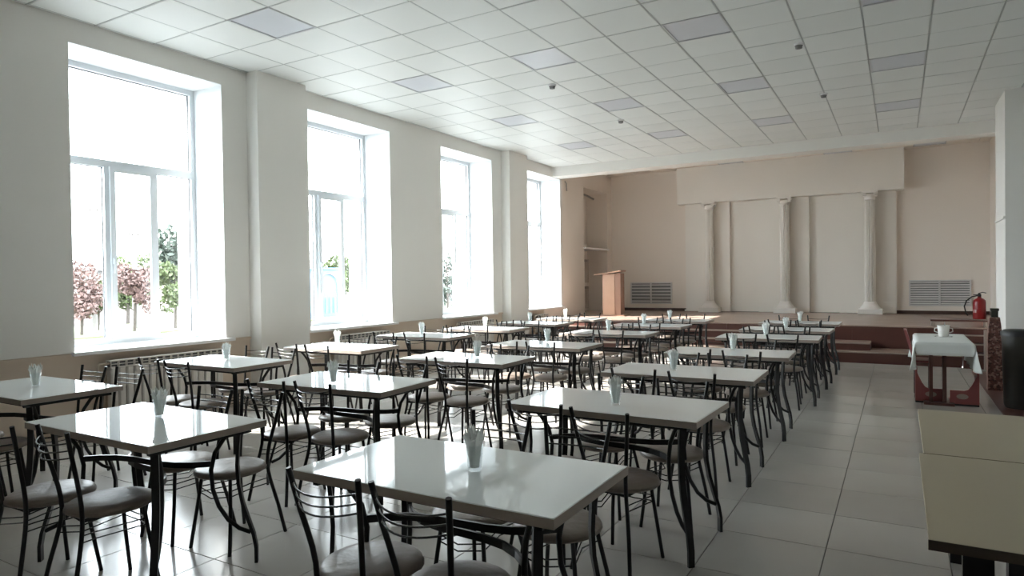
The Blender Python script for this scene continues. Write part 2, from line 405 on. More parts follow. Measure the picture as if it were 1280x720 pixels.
# ------------------------------------------------------------------ windows
def window(k, y0):
    w = empty('window_%d' % (k+1)); tag(w, kind='structure')
    xg = -7.50; x0, x1 = xg-.035, xg+.035; y1 = y0+WW; z0 = WZ0+.01; z1 = WZ1-.005; F = .06
    yb, yc = y0+.625, y0+1.165; zt = 2.80
    f = MB()
    f.box(x0, x1, y0, y0+F, z0, z1); f.box(x0, x1, y1-F, y1, z0, z1)
    f.box(x0, x1, y0+F, y1-F, z0, z0+F+.01); f.box(x0, x1, y0+F, y1-F, z1-F, z1)
    f.box(x0, x1, y0+F, y1-F, zt-.04, zt+.04)
    for ym in (yb, yc): f.box(x0, x1, ym-.03, ym+.03, z0+F+.01, zt-.04)
    f.build('window_frame', m_pvc, w)
    s = MB(); a, c, e, d, S = yb+.02, yc-.02, z0+F, zt-.03, .055
    s.box(x1, x1+.03, a, a+S, e, d); s.box(x1, x1+.03, c-S, c, e, d); s.box(x1, x1+.03, a+S, c-S, e, e+S); s.box(x1, x1+.03, a+S, c-S, d-S, d)
    sash = s.build('sash', m_pvc, w)
    h = MB(); h.box(x1+.03, x1+.045, a+.012, a+.042, 1.70, 1.77); h.box(x1+.045, x1+.06, a+.018, a+.036, 1.60, 1.76); h.build('handle', m_pvc, sash)
    g = MB(); t = .006
    for (a_, c_, e_, d_) in [(y0+F, y1-F, zt+.04, z1-F), (y0+F, yb-.03, z0+F+.01, zt-.04), (yb+.03, yc-.03, z0+F+.01, zt-.04), (yc+.03, y1-F, z0+F+.01, zt-.04)]:
        g.box(x0+.01, x0+.03, a_, a_+t, e_, d_); g.box(x0+.01, x0+.03, c_-t, c_, e_, d_); g.box(x0+.01, x0+.03, a_, c_, d_-t, d_); g.box(x0+.01, x0+.03, a_, c_, e_, e_+t)
        p = MB(); xp = x0+.02
        p.add([(xp, a_, e_), (xp, c_, e_), (xp, c_, d_), (xp, a_, d_)], [(0,1,2,3)]); p.build('pane', m_pane, w)
    g.build('gasket', m_seal, w)
    s = MB(); s.box(xg+.03, XW+.06, y0-.03, y1+.09, WZ0-.028, WZ0+.008, .004); s.build('window_sill', m_sill, w)
    # the glazed opening as a sky portal
    ld = bpy.data.lights.new('sky_portal', 'AREA'); ld.shape = 'RECTANGLE'; ld.size = WZ1-WZ0; ld.size_y = WW; ld.energy = 1
    ld.cycles.is_portal = True
    lo = bpy.data.objects.new('sky_portal', ld); COL.objects.link(lo); lo.location = (XO-.02, y0+WW/2, (WZ0+WZ1)/2)
    lo.rotation_euler = Vector((1, 0, 0)).to_track_quat('-Z', 'Y').to_euler()
    lo.parent = w
for k, y in enumerate(WY): window(k, y)

# ------------------------------------------------------------------ radiators
def radiator(name, y0, n, z0, z1, x, label, sec=0.08, cat='radiator', mm=None):
    mm = mm or m_radiator
    t = empty(name, (x, y0, z0), 0, label, cat)
    H = z1-z0; me = None
    for i in range(n):
        if me is None:
            s = MB(); s.box(-.045, .045, .006, sec-.006, 0, H-.07, .012)
            s.box(-.045, -.035, .004, sec-.004, H-.07, H); s.box(.035, .045, .002, .010, H-.07, H); s.box(.035, .045, sec-.010, sec-.002, H-.07, H)
            s.box(-.045, .045, 0, sec, H-.012, H); s.box(.03, .045, 0, sec, H-.075, H-.062); s.box(.036, .044, .01, sec-.01, H-.042, H-.034)
            me = s.mesh('section', mm)
        o = bpy.data.objects.new('section', me); COL.objects.link(o); o.parent = t; o.location = (0, i*sec, 0)
    d = MB(); d.box(-.034, .028, .01, n*sec-.01, H-.07, H-.014); d.build('grille_core', m_grilled, t)
    p = MB(); p.tube([(0, -.10, -z0+.02 if z0 > .2 and z0 < .5 else -.1), (0, -.10, H-.05), (0, -.08, H-.03), (0, .01, H-.03)], .011, 8); p.build('pipe', m_dado, t)
    b_ = MB(); b_.box(-.095, -.04, .2, .24, .1, .14); b_.build('bracket', m_radiator, t)
    b_ = MB(); b_.box(-.095, -.04, n*sec-.24, n*sec-.2, .1, .14); b_.build('bracket', m_radiator, t)
    return t
radiator('radiator', 3.66, 16, 0.14, 0.715, XW+.10, 'white panelled radiator with lattice top below the nearest window')
radiator('radiator', 6.75, 14, 0.14, 0.715, XW+.10, 'white radiator with lattice top below the second window')
radiator('radiator', 9.80, 14, 0.14, 0.715, XW+.10, 'white radiator with lattice top below the third window')
radiator('radiator', 12.75, 6, 0.14, 0.70, XW+.10, 'white radiator half hidden below the farthest window')
radiator('stage_radiator', 16.10, 10, 1.36, 2.00, -7.45, 'upper of two radiators in the stage wall niche', mm=m_stagerad)
radiator('stage_radiator', 16.10, 10, 0.66, 1.26, -7.45, 'lower of two radiators in the stage wall niche', mm=m_stagerad)
# niche ledge and blind roller
o = box('trim_7', XO+.25, XW+.04, NY[0]-.02, NY[1]+.04, 2.235, 2.275, m_sill); tag(o, kind='structure')
t = empty('niche_pipe', (XW-.12, NY[0]+.12, 3.62), 0, 'pale heating pipe along the left edge of the stage wall niche', 'pipe')
b = MB(); b.tube([(0, 0, 0), (0, 0, -1.3)], .016, 8); b.build('riser', m_sill, t)
b = MB(); b.tube([(0, 0, 0), (-.02, .05, .05), (-.05, .5, .04), (-.07, .95, .0)], .028, 8); b.build('top_run', m_brass, t)
t = MB(); t.tube([(XW+.02, 14.42, 3.82), (XW+.06, 14.42, 3.76), (XW+.05, 14.45, 3.62), (XW+.03, 14.5, 3.60)], .014, 6)
o = t.build('wall_hook', m_brass); tag(o, 'small bent hook high on the wall just past the last window', 'hook')

# ------------------------------------------------------------------ stage
b = MB(); b.box(XO, 2.0, SF, YB+.1, SZ-.55, SZ-.02); stage = b.build('stage_base', m_fascia); tag(stage, kind='structure')
b = MB(); b.box(XW, XR, SF-.02, YB, SZ-.02, SZ); o = b.build('stage_floor', m_stage, stage)
xs = [XW+.001, -5.6, -4.25, -2.9, -1.55, -.72, .13, .95, XR]
for i in range(len(xs)-1):
    b = MB(); b.box(xs[i]+.003, xs[i+1]-.003, SF-.012, SF-.001, 0.0, SZ-.022); b.build('fascia_panel', m_fascia, stage)
def step(name, x0, x1, y0, y1, z0, z1, lab=None):
    s = MB(); s.box(x0, x1, y0+.015, y1, z0, z1-.02); o = s.build(name, m_fascia, stage)
    s = MB(); s.box(x0, x1, y0+.012, y1, z1-.02, z1); s.build('tread', m_stage, stage)
    s = MB(); s.box(x0, x1, y0-.004, y0+.03, z1-.014, z1+.003); s.build('nosing', m_nosing, stage)
step('step', XW, 0.85, 12.42, SF-.013, 0.0, 0.185)
step('step', XW, -0.42, 12.70, SF-.013, 0.185, 0.31)
step('step', XW, -2.60, 12.97, SF-.013, 0.31, 0.445)
# skirting at the foot of the back wall
b = MB(); b.box(XW, XR, YB-.02, YB, SZ, SZ+.075); b.box(XR-.02, XR, SF, YB, SZ, SZ+.075); o = b.build('baseboard_back', m_skirt); tag(o, kind='structure')
# soffit, pilasters
b = MB(); b.box(-4.98, .118, YB-.35, YB, 3.37, ZS+.04); o = b.build('trim_8', m_soffit); tag(o, kind='structure')
for k, (a, c) in enumerate([(-4.83, -3.70), (-2.98, -1.85), (-1.17, -.04)]):
    b = MB(); b.box(a, c, YB-.14, YB-.031, SZ+.01, 3.37); b.box(a-.03, c-.12, YB-.17, YB-.14, SZ+.01, SZ+.05); o = b.build('trim_%d' % (9+k), m_soffit); tag(o, kind='structure')
o = box('trim_12', -4.83, -.04, YB-.03, YB, SZ+.01, 3.37, m_soffit); tag(o, kind='structure')
# columns
col_labels = ['white fluted column with scroll capital, leftmost of three on the stage wall', 'white fluted column with scroll capital, middle of three on the stage wall', 'white fluted column with scroll capital, rightmost of three on the stage wall']
proto = None
for k, x in enumerate((-4.17, -2.37, -.56)):
    t = empty('column', (x, YB-.32, SZ), 0, col_labels[k], 'column', 'fluted columns on the stage wall')
    if proto is None:
        H = 3.37-SZ; P = []
        b = MB(); b.box(-.25, .25, -.18, .17, 0, .12, .008); P.append(b.build('plinth', m_column, t))
        b = MB(); b.lathe([(.22, .12), (.205, .15), (.165, .20), (.135, .24), (.135, .26), (.122, .28)], 32); P.append(b.build('flared_base', m_column, t))
        b = MB(); n = 8; pr = [(.112-.012*(i/n)**1.5, .28+(H-.28-.20)*i/n) for i in range(n+1)]
        b.lathe(pr, 112, flute=14, fd=.30); P.append(b.build('shaft', m_column, t))
        b = MB(); b.lathe([(.10, H-.20), (.118, H-.185), (.105, H-.17), (.12, H-.12), (.13, H-.08)], 24)
        b.box(-.17, .17, -.13, .13, H-.035, H, .006)
        for sx in (-1, 1):
            pts = []
            for q in range(26):
                a = q/25*2.6*PI; r = .052*(1-q/30)
                pts.append((sx*(.118+r*math.cos(a)), 0, H-.085+r*math.sin(a)))
            for yy in (-.125, .125): b.tube([(p[0], yy, p[2]) for p in pts], .011, 6)
            b.tube([(sx*.118, -.12, H-.085), (sx*.118, .12, H-.085)], .036, 12)
        b.tube([(-.118, -.125, H-.04), (.118, -.125, H-.04)], .012, 6)
        P.append(b.build('capital', m_column, t)); proto = P
    else:
        for q in proto:
            c = q.copy(); COL.objects.link(c); c.parent = t
# wall vents
def vent(x0, x1, z0, z1, label, ny):
    t = empty('wall_vent', (x0, YB, z0), 0, label, 'vent')
    w, h = x1-x0, z1-z0
    b = MB(); b.box(0, w, -.012, -.002, 0, h); b.build('backing', m_ventback, t)
    b = MB(); F = .03
    b.box(0, w, -.035, -.005, 0, F); b.box(0, w, -.035, -.005, h-F, h); b.box(0, F, -.035, -.005, F, h-F); b.box(w-F, w, -.035, -.005, F, h-F); b.box(w/2-.018, w/2+.018, -.035, -.005, F, h-F)
    b.build('vent_frame', m_vent, t)
    for i in range(ny):
        z = F+(i+.5)*(h-2*F)/ny
        for (a, c) in ((F, w/2-.018), (w/2+.018, w-F)):
            b = MB(); b.add([(a,-.034,z-.014),(c,-.034,z-.014),(c,-.014,z+.016),(a,-.014,z+.016),(a,-.031,z-.018),(c,-.031,z-.018),(c,-.011,z+.012),(a,-.011,z+.012)],
                            [(0,1,2,3),(7,6,5,4),(0,4,5,1),(3,2,6,7),(0,3,7,4),(1,5,6,2)]); b.build('slat', m_vent, t)
vent(-6.40, -5.24, .76, 1.345, 'grey louvred wall vent left of the columns, behind the lectern', 6)
vent(.20, 1.365, .755, 1.335, 'grey louvred wall vent right of the columns, by the fire extinguisher', 10)

# lectern
t = empty('lectern', (-5.86, 14.85, SZ), 0.12, 'wooden lectern standing at the left side of the stage', 'lectern')
b = MB(); b.box(-.23, .06, -.20, .20, .03, 1.00); b.build('side_panel', m_oak, t)
b = MB(); b.box(.06, .20, -.19, .19, .03, 1.01); b.build('front_panel', m_oakd, t)
b = MB(); b.box(-.30, .30, -.24, .24, 0, .03); b.build('base_board', m_oakd, t)
b = MB(); b.add([(-.42,-.26,.97),(.22,-.26,1.05),(.22,.26,1.05),(-.42,.26,.97),(-.42,-.26,1.0),(.22,-.26,1.08),(.22,.26,1.08),(-.42,.26,1.0)],
               [(0,3,2,1),(4,5,6,7),(0,1,5,4),(1,2,6,5),(2,3,7,6),(3,0,4,7)]); b.build('reading_top', m_oakd, t)
# fire extinguisher
t = empty('fire_extinguisher', (1.36, 15.75, SZ), 0, 'red fire extinguisher with black hose standing on the stage by the right wall', 'fire extinguisher')
b = MB(); b.lathe([(.10, 0), (.108, .015), (.108, .33), (.10, .37), (.07, .40), (.035, .415), (.03, .44)], 24); b.build('cylinder', m_red, t)
b = MB(); b.lathe([(.03, .44), (.032, .48), (.018, .50)], 12); b.box(-.10, .03, -.012, .012, .47, .485); b.tube([(-.02, 0, .50), (.05, 0, .525), (.11, 0, .51)], .009, 6); b.build('valve_lever', m_rubber, t)
b = MB(); b.tube([(-.03, 0, .46), (-.12, -.01, .44), (-.21, -.02, .36), (-.245, -.02, .25), (-.225, -.02, .14), (-.19, -.02, .07)], .012, 8); b.build('hose', m_rubber, t)
b = MB(); b.add([(-.095,-.0545,.13),(-.06,-.092,.13),(-.06,-.092,.19),(-.095,-.0545,.19)], [(0,1,2,3)]); b.build('label', m_label, t)

# right-hand flight of steps with its dark rail
fl = empty('side_steps', (0, 0, 0)); tag(fl, 'dark flight of side steps with pale edges rising to the stage on the right', 'steps')
for k, (y0, z1) in enumerate([(12.35, .225), (12.62, .355), (12.90, .475)]):
    b = MB(); b.box(.86, 1.30, y0, SF-.03, .0 if k == 0 else z1-.12, z1-.012); b.build('step', m_fascia, fl)
    b = MB(); b.box(.50 if k else .86, 1.30, y0-.01, y0+.035, z1-.014, z1+.002); b.build('nosing', m_nosing, fl)
b = MB(); b.box(1.12, 1.155, 12.3, 12.36, 0, .60); b.build('end_post', m_nosing, fl)
t = empty('stage_bench', (.47, 13.42, SZ)); tag(t, 'low dark bench with pale leg on the stage edge behind the cloth-covered table', 'bench')
b = MB(); b.box(0, .80, 0, .3, .085, .115); b.build('bench_top', m_fascia, t)
for x in (.01, .76): 
    b = MB(); b.box(x, x+.03, .0, .28, 0, .085); b.build('leg', m_nosing, t)

# mosaic post
t = empty('stone_post', (1.035, 10.2, 0)); tag(t, 'tapering post of reddish stone chips with dark cap, left of the dark bin', 'post')
b = MB()
prof = [(.075, .07, 0), (.075, .07, .62), (.07, .066, .72), (.06, .06, .84), (.05, .05, .92)]
for i in range(len(prof)-1):
    (a, c, z), (d, e, zz) = prof[i], prof[i+1]
    b.add([(-a,-c,z),(a,-c,z),(a,c,z),(-a,c,z),(-d,-e,zz),(d,-e,zz),(d,e,zz),(-d,e,zz)], [(0,1,5,4),(1,2,6,5),(2,3,7,6),(3,0,4,7)])
b.add([(-.05,-.05,.92),(.05,-.05,.92),(.05,.05,.92),(-.05,.05,.92)], [(0,1,2,3)]); b.build('shaft', m_mosaic, t)
b = MB(); b.box(-.035, .035, -.035, .035, .92, 1.0); b.box(-.043, .043, -.043, .043, 1.0, 1.03); b.build('cap', m_bin, t)
# dark bin
t = empty('waste_bin', (1.13, 8.95, 0)); tag(t, 'tall dark round bin with lid at the right edge, beside the stone post', 'bin')
b = MB(); b.lathe([(.13, 0), (.145, .05), (.16, .70), (.165, .80)], 28); b.build('body', m_bin, t)
b = MB(); b.lathe([(.172, .79), (.172, .83), (.14, .855), (.05, .86)], 28); b.build('lid', m_rubber, t)
t = empty('dark_cabinet', (1.47, 8.55, 0)); tag(t, 'low dark cabinet cut off by the right edge behind the bin', 'cabinet')
b = MB(); b.box(-.14, .5, 0, .8, .06, .74, .01); b.build('body', m_bin, t)
b = MB(); b.box(-.16, .52, -.02, .82, .74, .77, .005); b.build('top', m_rubber, t)
b = MB(); b.box(-.12, .48, .03, .77, 0, .06); b.build('base', m_rubber, t)
o = box('dark_floor_sheet', .93, 1.9, 7.6, 12.0, 0.0005, .008, m_fascia); tag(o, 'thin dark sheet on the floor along the right side below the bin and post', 'mat')  # thin dark sheet just above the tiles, darkens the floor along the right

b = MB(); b.box(XO+.3, XW, NY[0], NY[1], SZ-.02, SZ-.001); b.build('niche_floor', m_stage, stage)
# ------------------------------------------------------------------ cloth-covered table at the right
tx0, tx1, ty0, ty1 = .155, .665, 8.22, 9.42
t = empty('covered_table', ((tx0+tx1)/2, (ty0+ty1)/2, 0)); tag(t, 'small pedestal table under the white cloth at the right of the room', 'table')
hx, hy = (tx1-tx0)/2, (ty1-ty0)/2
b = MB(); b.box(-hx+.01, hx-.01, -hy+.01, hy-.01, .715, .742); b.build('tabletop', m_fascia, t)
for (x, y) in ((-.10, .02), (.03, .02), (-.10, .12), (.03, .12)):
    b = MB(); b.box(x-.018, x+.018, y-.018, y+.018, .03, .715); b.build('pedestal_post', m_fascia, t)
b = MB(); b.box(-.17, .12, -.06, .20, 0, .03); b.build('foot_plate', m_fascia, t)
b = MB(); b.box(-.15, .1, -.1, .22, .68, .715); b.build('top_plate', m_fascia, t)
def cloth():
    b = MB(); N = 36; Mn = 44; dx = .30; dy = .135
    wx, wy = hx+dx, hy+dy; vs = []
    for j in range(Mn+1):
        for i in range(N+1):
            u = -wx+2*wx*i/N; v = -wy+2*wy*j/Mn
            du = max(0, abs(u)-hx); dv = max(0, abs(v)-hy)
            x = max(-hx, min(hx, u)); y = max(-hy, min(hy, v)); sx = 1 if u > 0 else -1; sy = 1 if v > 0 else -1
            z = .7535
            if du > 0 and dv > 0:
                q = dv/dy
                z -= du*(1-.25*q)+.35*dv*(1-du/dx)+dv*.55*(du/dx)
                x += sx*(.012+.16*du*q); y += sy*(.010+.30*du*q*(1-.3*du/dx)+.02*math.sin(du*28)*q)
            elif du > 0: z -= du; x += sx*(.010+.014*math.sin(v*17+1)*du/dx)
            elif dv > 0: z -= dv; y += sy*(.010+.005*math.sin(u*25)*dv/dy)
            vs.append((x, y, z))
    fs = [(j*(N+1)+i, j*(N+1)+i+1, (j+1)*(N+1)+i+1, (j+1)*(N+1)+i) for j in range(Mn) for i in range(N)]
    b.add(vs, fs, True); return b
o = cloth().build('tablecloth', m_cloth, None, ((tx0+tx1)/2, (ty0+ty1)/2, 0)); tag(o, 'white cloth hanging with pointed corners over the small table at right', 'tablecloth')
so = o.modifiers.new('thickness', 'SOLIDIFY'); so.thickness = .003; so.offset = 0
# cup on it
t = empty('white_mug', (.44, 9.0, .7535)); tag(t, 'white two-handled mug standing on the white tablecloth', 'mug')
b = MB(); b.lathe([(.042, .0), (.050, .01), (.062, .13), (.058, .13), (.048, .02)], 20); b.build('body', m_cup, t)
for s in (-1, 1):
    b = MB(); b.tube([(s*.055, 0, .10), (s*.085, 0, .095), (s*.088, 0, .06), (s*.054, 0, .045)], .006, 6); b.build('handle', m_cup, t)
b = MB(); b.tube([(.01, 0, .03), (.012, .01, .165)], .006, 6); b.build('spoon', m_brass, t)
b = MB(); b.lathe([(.04, 0), (.085, .008), (.088, .012), (.05, .006)], 24); o = b.build('saucer', m_rubber, None, (.44, 9.0, .7445)); tag(o, 'dark saucer under the white mug', 'saucer')
# red crates below and chair at its side
def crate(x0, x1, y, lab):
    t = empty('red_crate', ((x0+x1)/2, y, 0)); tag(t, lab, 'crate', None)
    w = (x1-x0)/2
    b = MB(); b.box(-w, w, -.14, .14, .02, .05); b.build('bottom', m_plastic, t)
    s = -1 if x0 < .4 else 1
    b = MB(); xo = s*w; xi = s*(w-.02)
    b.add([(min(xo,xi),-.14,.05),(max(xo,xi),-.14,.05),(max(xo,xi),.14,.05),(min(xo,xi),.14,.05),(min(xo,xi),-.14,.40),(max(xo,xi),-.14,.40),(max(xo,xi),.14,.40),(min(xo,xi),.14,.40)],
          [(0,3,2,1),(4,5,6,7),(0,1,5,4),(1,2,6,5),(2,3,7,6),(3,0,4,7)]); b.build('side_wall', m_plastic, t)
    b = MB(); n = 8; vs = []
    for i in range(n+1):
        u = i/n; x = s*(w-2*w*u); h = .17+.23*max(0, 1-u*2.2)**1.6
        vs += [(x,-.145,.04), (x,-.145,h), (x,-.130,.04), (x,-.130,h)]
    fs = []
    for i in range(n):
        a = i*4; c = a+4; fs += [(a,c,c+1,a+1), (a+2,a+3,c+3,c+2), (a+1,c+1,c+3,a+3), (a,a+2,c+2,c)]
    fs += [(0,1,3,2), (n*4, n*4+2, n*4+3, n*4+1)]
    b.add(vs, fs); b.build('front_wall', m_plastic, t)
    b = MB(); b.add([(.035*math.cos(a)*1.6-.02*s, -.147, .105+.03*math.sin(a)) for a in [2*PI*q/16 for q in range(16)]], [tuple(range(16))]); b.build('oval_mark', m_palemark, t)
    b = MB(); b.box(-w, w, -.14, .14, 0, .02); b.build('skid', m_rubber, t)
crate(.16, .42, 9.02, 'faded red plastic crate standing left of the pedestal under the cloth-covered table')
crate(.49, .76, 8.98, 'faded red plastic crate standing right of the pedestal under the cloth-covered table')
t = empty('red_chair', (.165, 9.40, 0)); tag(t, 'faded red plastic chair tucked at the left side of the cloth-covered table', 'chair')
b = MB(); b.box(-.02, .17, -.19, .19, .42, .445, .008); b.build('seat', m_plastic, t)
b = MB(); b.add([(-.02,-.19,.44),(.01,-.19,.44),(.01,.19,.44),(-.02,.19,.44),(-.115,-.17,.80),(-.085,-.17,.80),(-.085,.17,.80),(-.115,.17,.80)], [(0,3,2,1),(4,5,6,7),(0,1,5,4),(1,2,6,5),(2,3,7,6),(3,0,4,7)]); b.build('backrest', m_plastic, t)
for (x, y) in ((0, -.17), (0, .17), (.15, -.17), (.15, .17)):
    b = MB(); b.tube([(x, y, .42), (x, y, 0)], .010, 6); b.build('leg', m_black, t)

# ------------------------------------------------------------------ olive tables at lower right
def desk(x0, y0, y1, lab):
    t = empty('side_table', (x0, y0, 0)); tag(t, lab, 'table', 'pale olive tables butted together at the right')
    L = 1.15; D = y1-y0
    b = MB(); b.box(0, L, 0, D, .728, .75); tp = b.build('tabletop', m_desk, t)
    b = MB(); b.box(-.002, L+.002, -.003, 0, .722, .7495); b.box(L, L+.003, 0, D, .722, .7495); b.build('edge_band', m_deskedge, tp)
    b = MB(); b.box(.12, L-.12, .06, D-.06, .70, .728); b.build('apron', m_black, t)
    for (x, y) in ((.185, .09), (L-.19, .09), (.135, D-.14), (L-.19, D-.14)):
        b = MB(); b.box(x, x+.055, y, y+.055, 0, .70); b.build('leg', m_black, t)
desk(.068, 2.115, 3.125, 'pale olive laminate table with dark edge, nearer of two at the lower right corner')
desk(.085, 3.135, 4.150, 'pale olive laminate table behind the one in the lower right corner')

# ------------------------------------------------------------------ canteen tables
TL, TW, TH = 1.127, .638, .75
def make_table():
    t = empty('canteen_table')
    b = MB(); b.box(-TL/2, TL/2, -TW/2, TW/2, TH-.036, TH, .0025); tp = b.build('tabletop', m_top, t)
    b = MB(); e = .0012; z0, z1 = TH-.0345, TH-.0025
    b.box(-TL/2-e, TL/2+e, -TW/2-e, -TW/2+.001, z0, z1); b.box(-TL/2-e, TL/2+e, TW/2-.001, TW/2+e, z0, z1)
    b.box(-TL/2-e, -TL/2+.001, -TW/2, TW/2, z0, z1); b.box(TL/2-.001, TL/2+e, -TW/2, TW/2, z0, z1); b.build('edge_band', m_edge, tp)
    ax, ay = TL/2-.075, TW/2-.065
    b = MB(); zz = TH-.052
    for s in (-1, 1): b.box(s*ax-.012, s*ax+.012, -ay-.02, ay+.02, zz-.012, zz+.015); b.box(-ax, ax, s*ay-.010, s*ay+.010, zz-.008, zz+.015)
    b.build('underframe', m_black, t)
    dg = Vector((ax, ay, 0)).normalized()
    brace_z = .50
    for k, (sx, sy) in enumerate(((-1,-1),(1,-1),(-1,1),(1,1))):
        d = Vector((sx*.74, sy*.67, 0)).normalized(); base = Vector((sx*(ax-.01), sy*(ay-.01), 0))
        wd = Vector((-d.y, d.x, 0))
        prof = [(-.02,.72),(-.03,.62),(-.035,.52),(-.03,.42),(-.012,.32),(.015,.23),(.040,.15),(.052,.08),(.052,.0)]
        b = MB(); b.bar([base+d*r+Vector((0,0,z)) for r, z in prof], wd, .034, .016); b.build('leg', m_black, t)
        prof = [(-.05,.715),(-.10,.66),(-.145,.59),(-.165,.50),(-.158,.40),(-.13,.31),(-.085,.235),(-.03,.185),(.025,.160)]
        b = MB(); b.tube([base+d*r+Vector((0,0,z)) for r, z in prof], .0115, 8); b.build('curved_strut', m_black, t)
    for k, s in enumerate((-1, 1)):
        d = Vector((.74, .67*s, 0)).normalized()
        A = Vector((ax-.01, s*(ay-.01), 0)) - d*.165; B = -A; perp = Vector((-d.y, d.x, 0))*s
        pts = []
        for i in range(9):
            u = i/8; p = B.lerp(A, u); pts.append(p+perp*(.05*math.sin(u*2*PI))+Vector((0, 0, brace_z + k*.034)))
        b = MB(); b.bar(pts, (0,0,1), .030, .012); b.build('cross_brace', m_black, t)
    return t
# ------------------------------------------------------------------ chair
def smooth(pts, n=3):
    out = []; N = len(pts); P = [Vector(p) for p in pts]
    for i in range(N-1):
        p0, p1, p2, p3 = P[max(i-1,0)], P[i], P[i+1], P[min(i+2,N-1)]
        for k in range(n):
            u = k/n; out.append(0.5*((2*p1)+(-p0+p2)*u+(2*p0-5*p1+4*p2-p3)*u*u+(-p0+3*p1-3*p2+p3)*u**3))
    out.append(P[-1]); return out
def make_chair():
    t = empty('bistro_chair')
    b = MB(); b.lathe([(.12,.402),(.168,.404),(.184,.410),(.190,.422),(.186,.434),(.170,.443),(.13,.449),(.07,.452),(.02,.453)], 28, sx=1, sy=1.02); seat = b.build('seat', m_seat, t)
    b = MB(); b.tube([(.189*math.cos(a), .193*math.sin(a), .418) for a in [2*PI*k/24 for k in range(24)]], .0035, 6, closed=True); b.build('piping', m_seat, seat)
    for s in (-1, 1):
        b = MB(); b.tube(smooth([(s*.160,-.245,.825),(s*.140,-.215,.68),(s*.115,-.182,.53),(s*.108,-.170,.42),(s*.120,-.180,.32),(s*.145,-.212,.17),(s*.165,-.245,0)], 2), .0105, 8); b.build('back_leg', m_black, t)
        b = MB(); b.tube([(s*.108,.100,.400),(s*.128,.120,.22),(s*.150,.150,0)], .0100, 8); b.build('front_leg', m_black, t)
    for z, w, y in ((.775,.152,-.234),(.740,.147,-.227),(.705,.142,-.220)):
        b = MB(); b.tube([(w*u, y-.062*(1-u*u), z-.012*(1-u*u)) for u in [-1+2*k/10 for k in range(11)]], .0036, 6); b.build('back_rail', m_wire, t)
    b = MB(); b.tube([(-.108,-.168,.400),(-.108,.10,.400),(.108,.10,.400),(.108,-.168,.400)], .009, 6, closed=True); b.build('seat_frame', m_black, t)
    for z in (.335, .305):
        b = MB(); f = .108+(.40-z)*.1; r = .108+(.40-z)*.14
        b.tube([(-f,-.178,z),(-r*.6,-.10,z-.012),(-.119,.109,z),(0,.135,z-.015),(.119,.109,z),(r*.6,-.10,z-.012),(f,-.178,z)], .0034, 6); b.build('wire_stretcher', m_wire, t)
    return t
# tumbler and napkins
def make_glass():
    b = MB(); b.lathe([(.024,.0),(.0265,.004),(.035,.098),(.0335,.098),(.0255,.012),(.012,.010)], 20); return b.mesh('glass_tumbler', m_tumbler)
def make_napkins(seed):
    rr = random.Random(seed); b = MB()
    for layer, (s0, hh) in enumerate(((1.0, .128), (.80, .137), (.55, .143))):
        n = 14; rings = []; ph = rr.uniform(0, 6)
        pk = [rr.uniform(.6, 1.3) if k % 3 == 0 else (-.25 if k % 3 == 1 else rr.uniform(-.1, .3)) for k in range(n)]
        for (r, z, w) in ((.018, .012, 0), (.023, .05, .05), (.0275, .085, .12), (.034, hh-.012, .2), (.041, hh, .2)):
            R_ = []
            for k in range(n):
                a_ = 2*PI*k/n+ph; f = 1+w*(.5 if k % 2 else -.5)
                zz = z + (pk[k]*.026 if r > .04 else 0); rr_ = r*s0*f*(1.0 if r <= .04 else 1+.10*pk[k])
                R_.append((rr_*math.cos(a_), rr_*math.sin(a_), zz))
            rings.append(R_)
        vs = [v for q in rings for v in q]; fs = [(i*n+k, i*n+(k+1) % n, (i+1)*n+(k+1) % n, (i+1)*n+k) for i in range(4) for k in range(n)]
        b.add(vs, fs)
    return b.mesh('paper_napkins', m_napkin)
g_mesh = make_glass(); n_mesh = [make_napkins(s) for s in range(4)]

TT = {
 'C1': (-1.466,2.087,.004,.07,0), 'C2': (-1.425,3.624,-.03,.03,-.08), 'C3': (-1.432,5.071,.011,-.08,-.02), 'C4': (-1.412,6.543,.03,.01,.15),
 'C5': (-1.345,8.383,.03,-.04,.04), 'C6': (-1.322,9.671,-.018,-.01,0), 'C7': (-1.322,11.102,.007,-.02,.15),
 'B1': (-3.455,2.033,-.004,-.03,.10), 'B2': (-3.483,3.549,.05,-.01,-.13), 'B3': (-3.492,5.111,.034,.10,.03), 'B4': (-3.416,6.543,.02,-.05,.18),
 'B5': (-3.321,8.303,.03,-.11,.18), 'B6': (-3.297,9.807,.012,-.14,.14), 'B7': (-3.264,11.066,.029,-.15,.18),
 'A1': (-5.369,2.352,0,.01,.01), 'A2': (-5.462,3.965,.01,-.02,.05), 'A3': (-5.407,5.434,.034,-.2,.15), 'A4': (-5.466,7.037,.03,-.12,.08),
 'A5': (-5.34,8.363,.03,-.11,.14), 'A6': (-5.251,9.723,-.02,-.2,.18), 'A7': (-5.16,10.962,.03,-.2,.18)}
row = {'A': 'window row', 'B': 'middle row', 'C': 'aisle row'}
ordn = ['', 'front', 'second', 'third', 'fourth', 'fifth', 'sixth', 'farthest']
CH = {  # chair overrides: local x, y, rotation for near-left, near-right, far-left, far-right
 'C1': [(-.230,-.245,0.02), (.158,-.245,-.05), (-.20,.40,0), (.20,.44,.06)],
 'C2': [(-.22,-.33,0.0), (.19,-.37,-.10), (-.2,.30,0), (.24,.27,.05)],
 'B1': [(-.25,-.34,.05), (.155,-.265,-.08), (-.22,.33,0), (.17,.385,.1)],
 'B2': [(-.20,-.34,.05), (.19,-.29,-.05), (-.26,.25,0), (.2,.25,0)],
 'B3': [(-.18,-.36,.0), (.24,-.38,0.0), (-.2,.30,0), (.22,.30,0)],
}
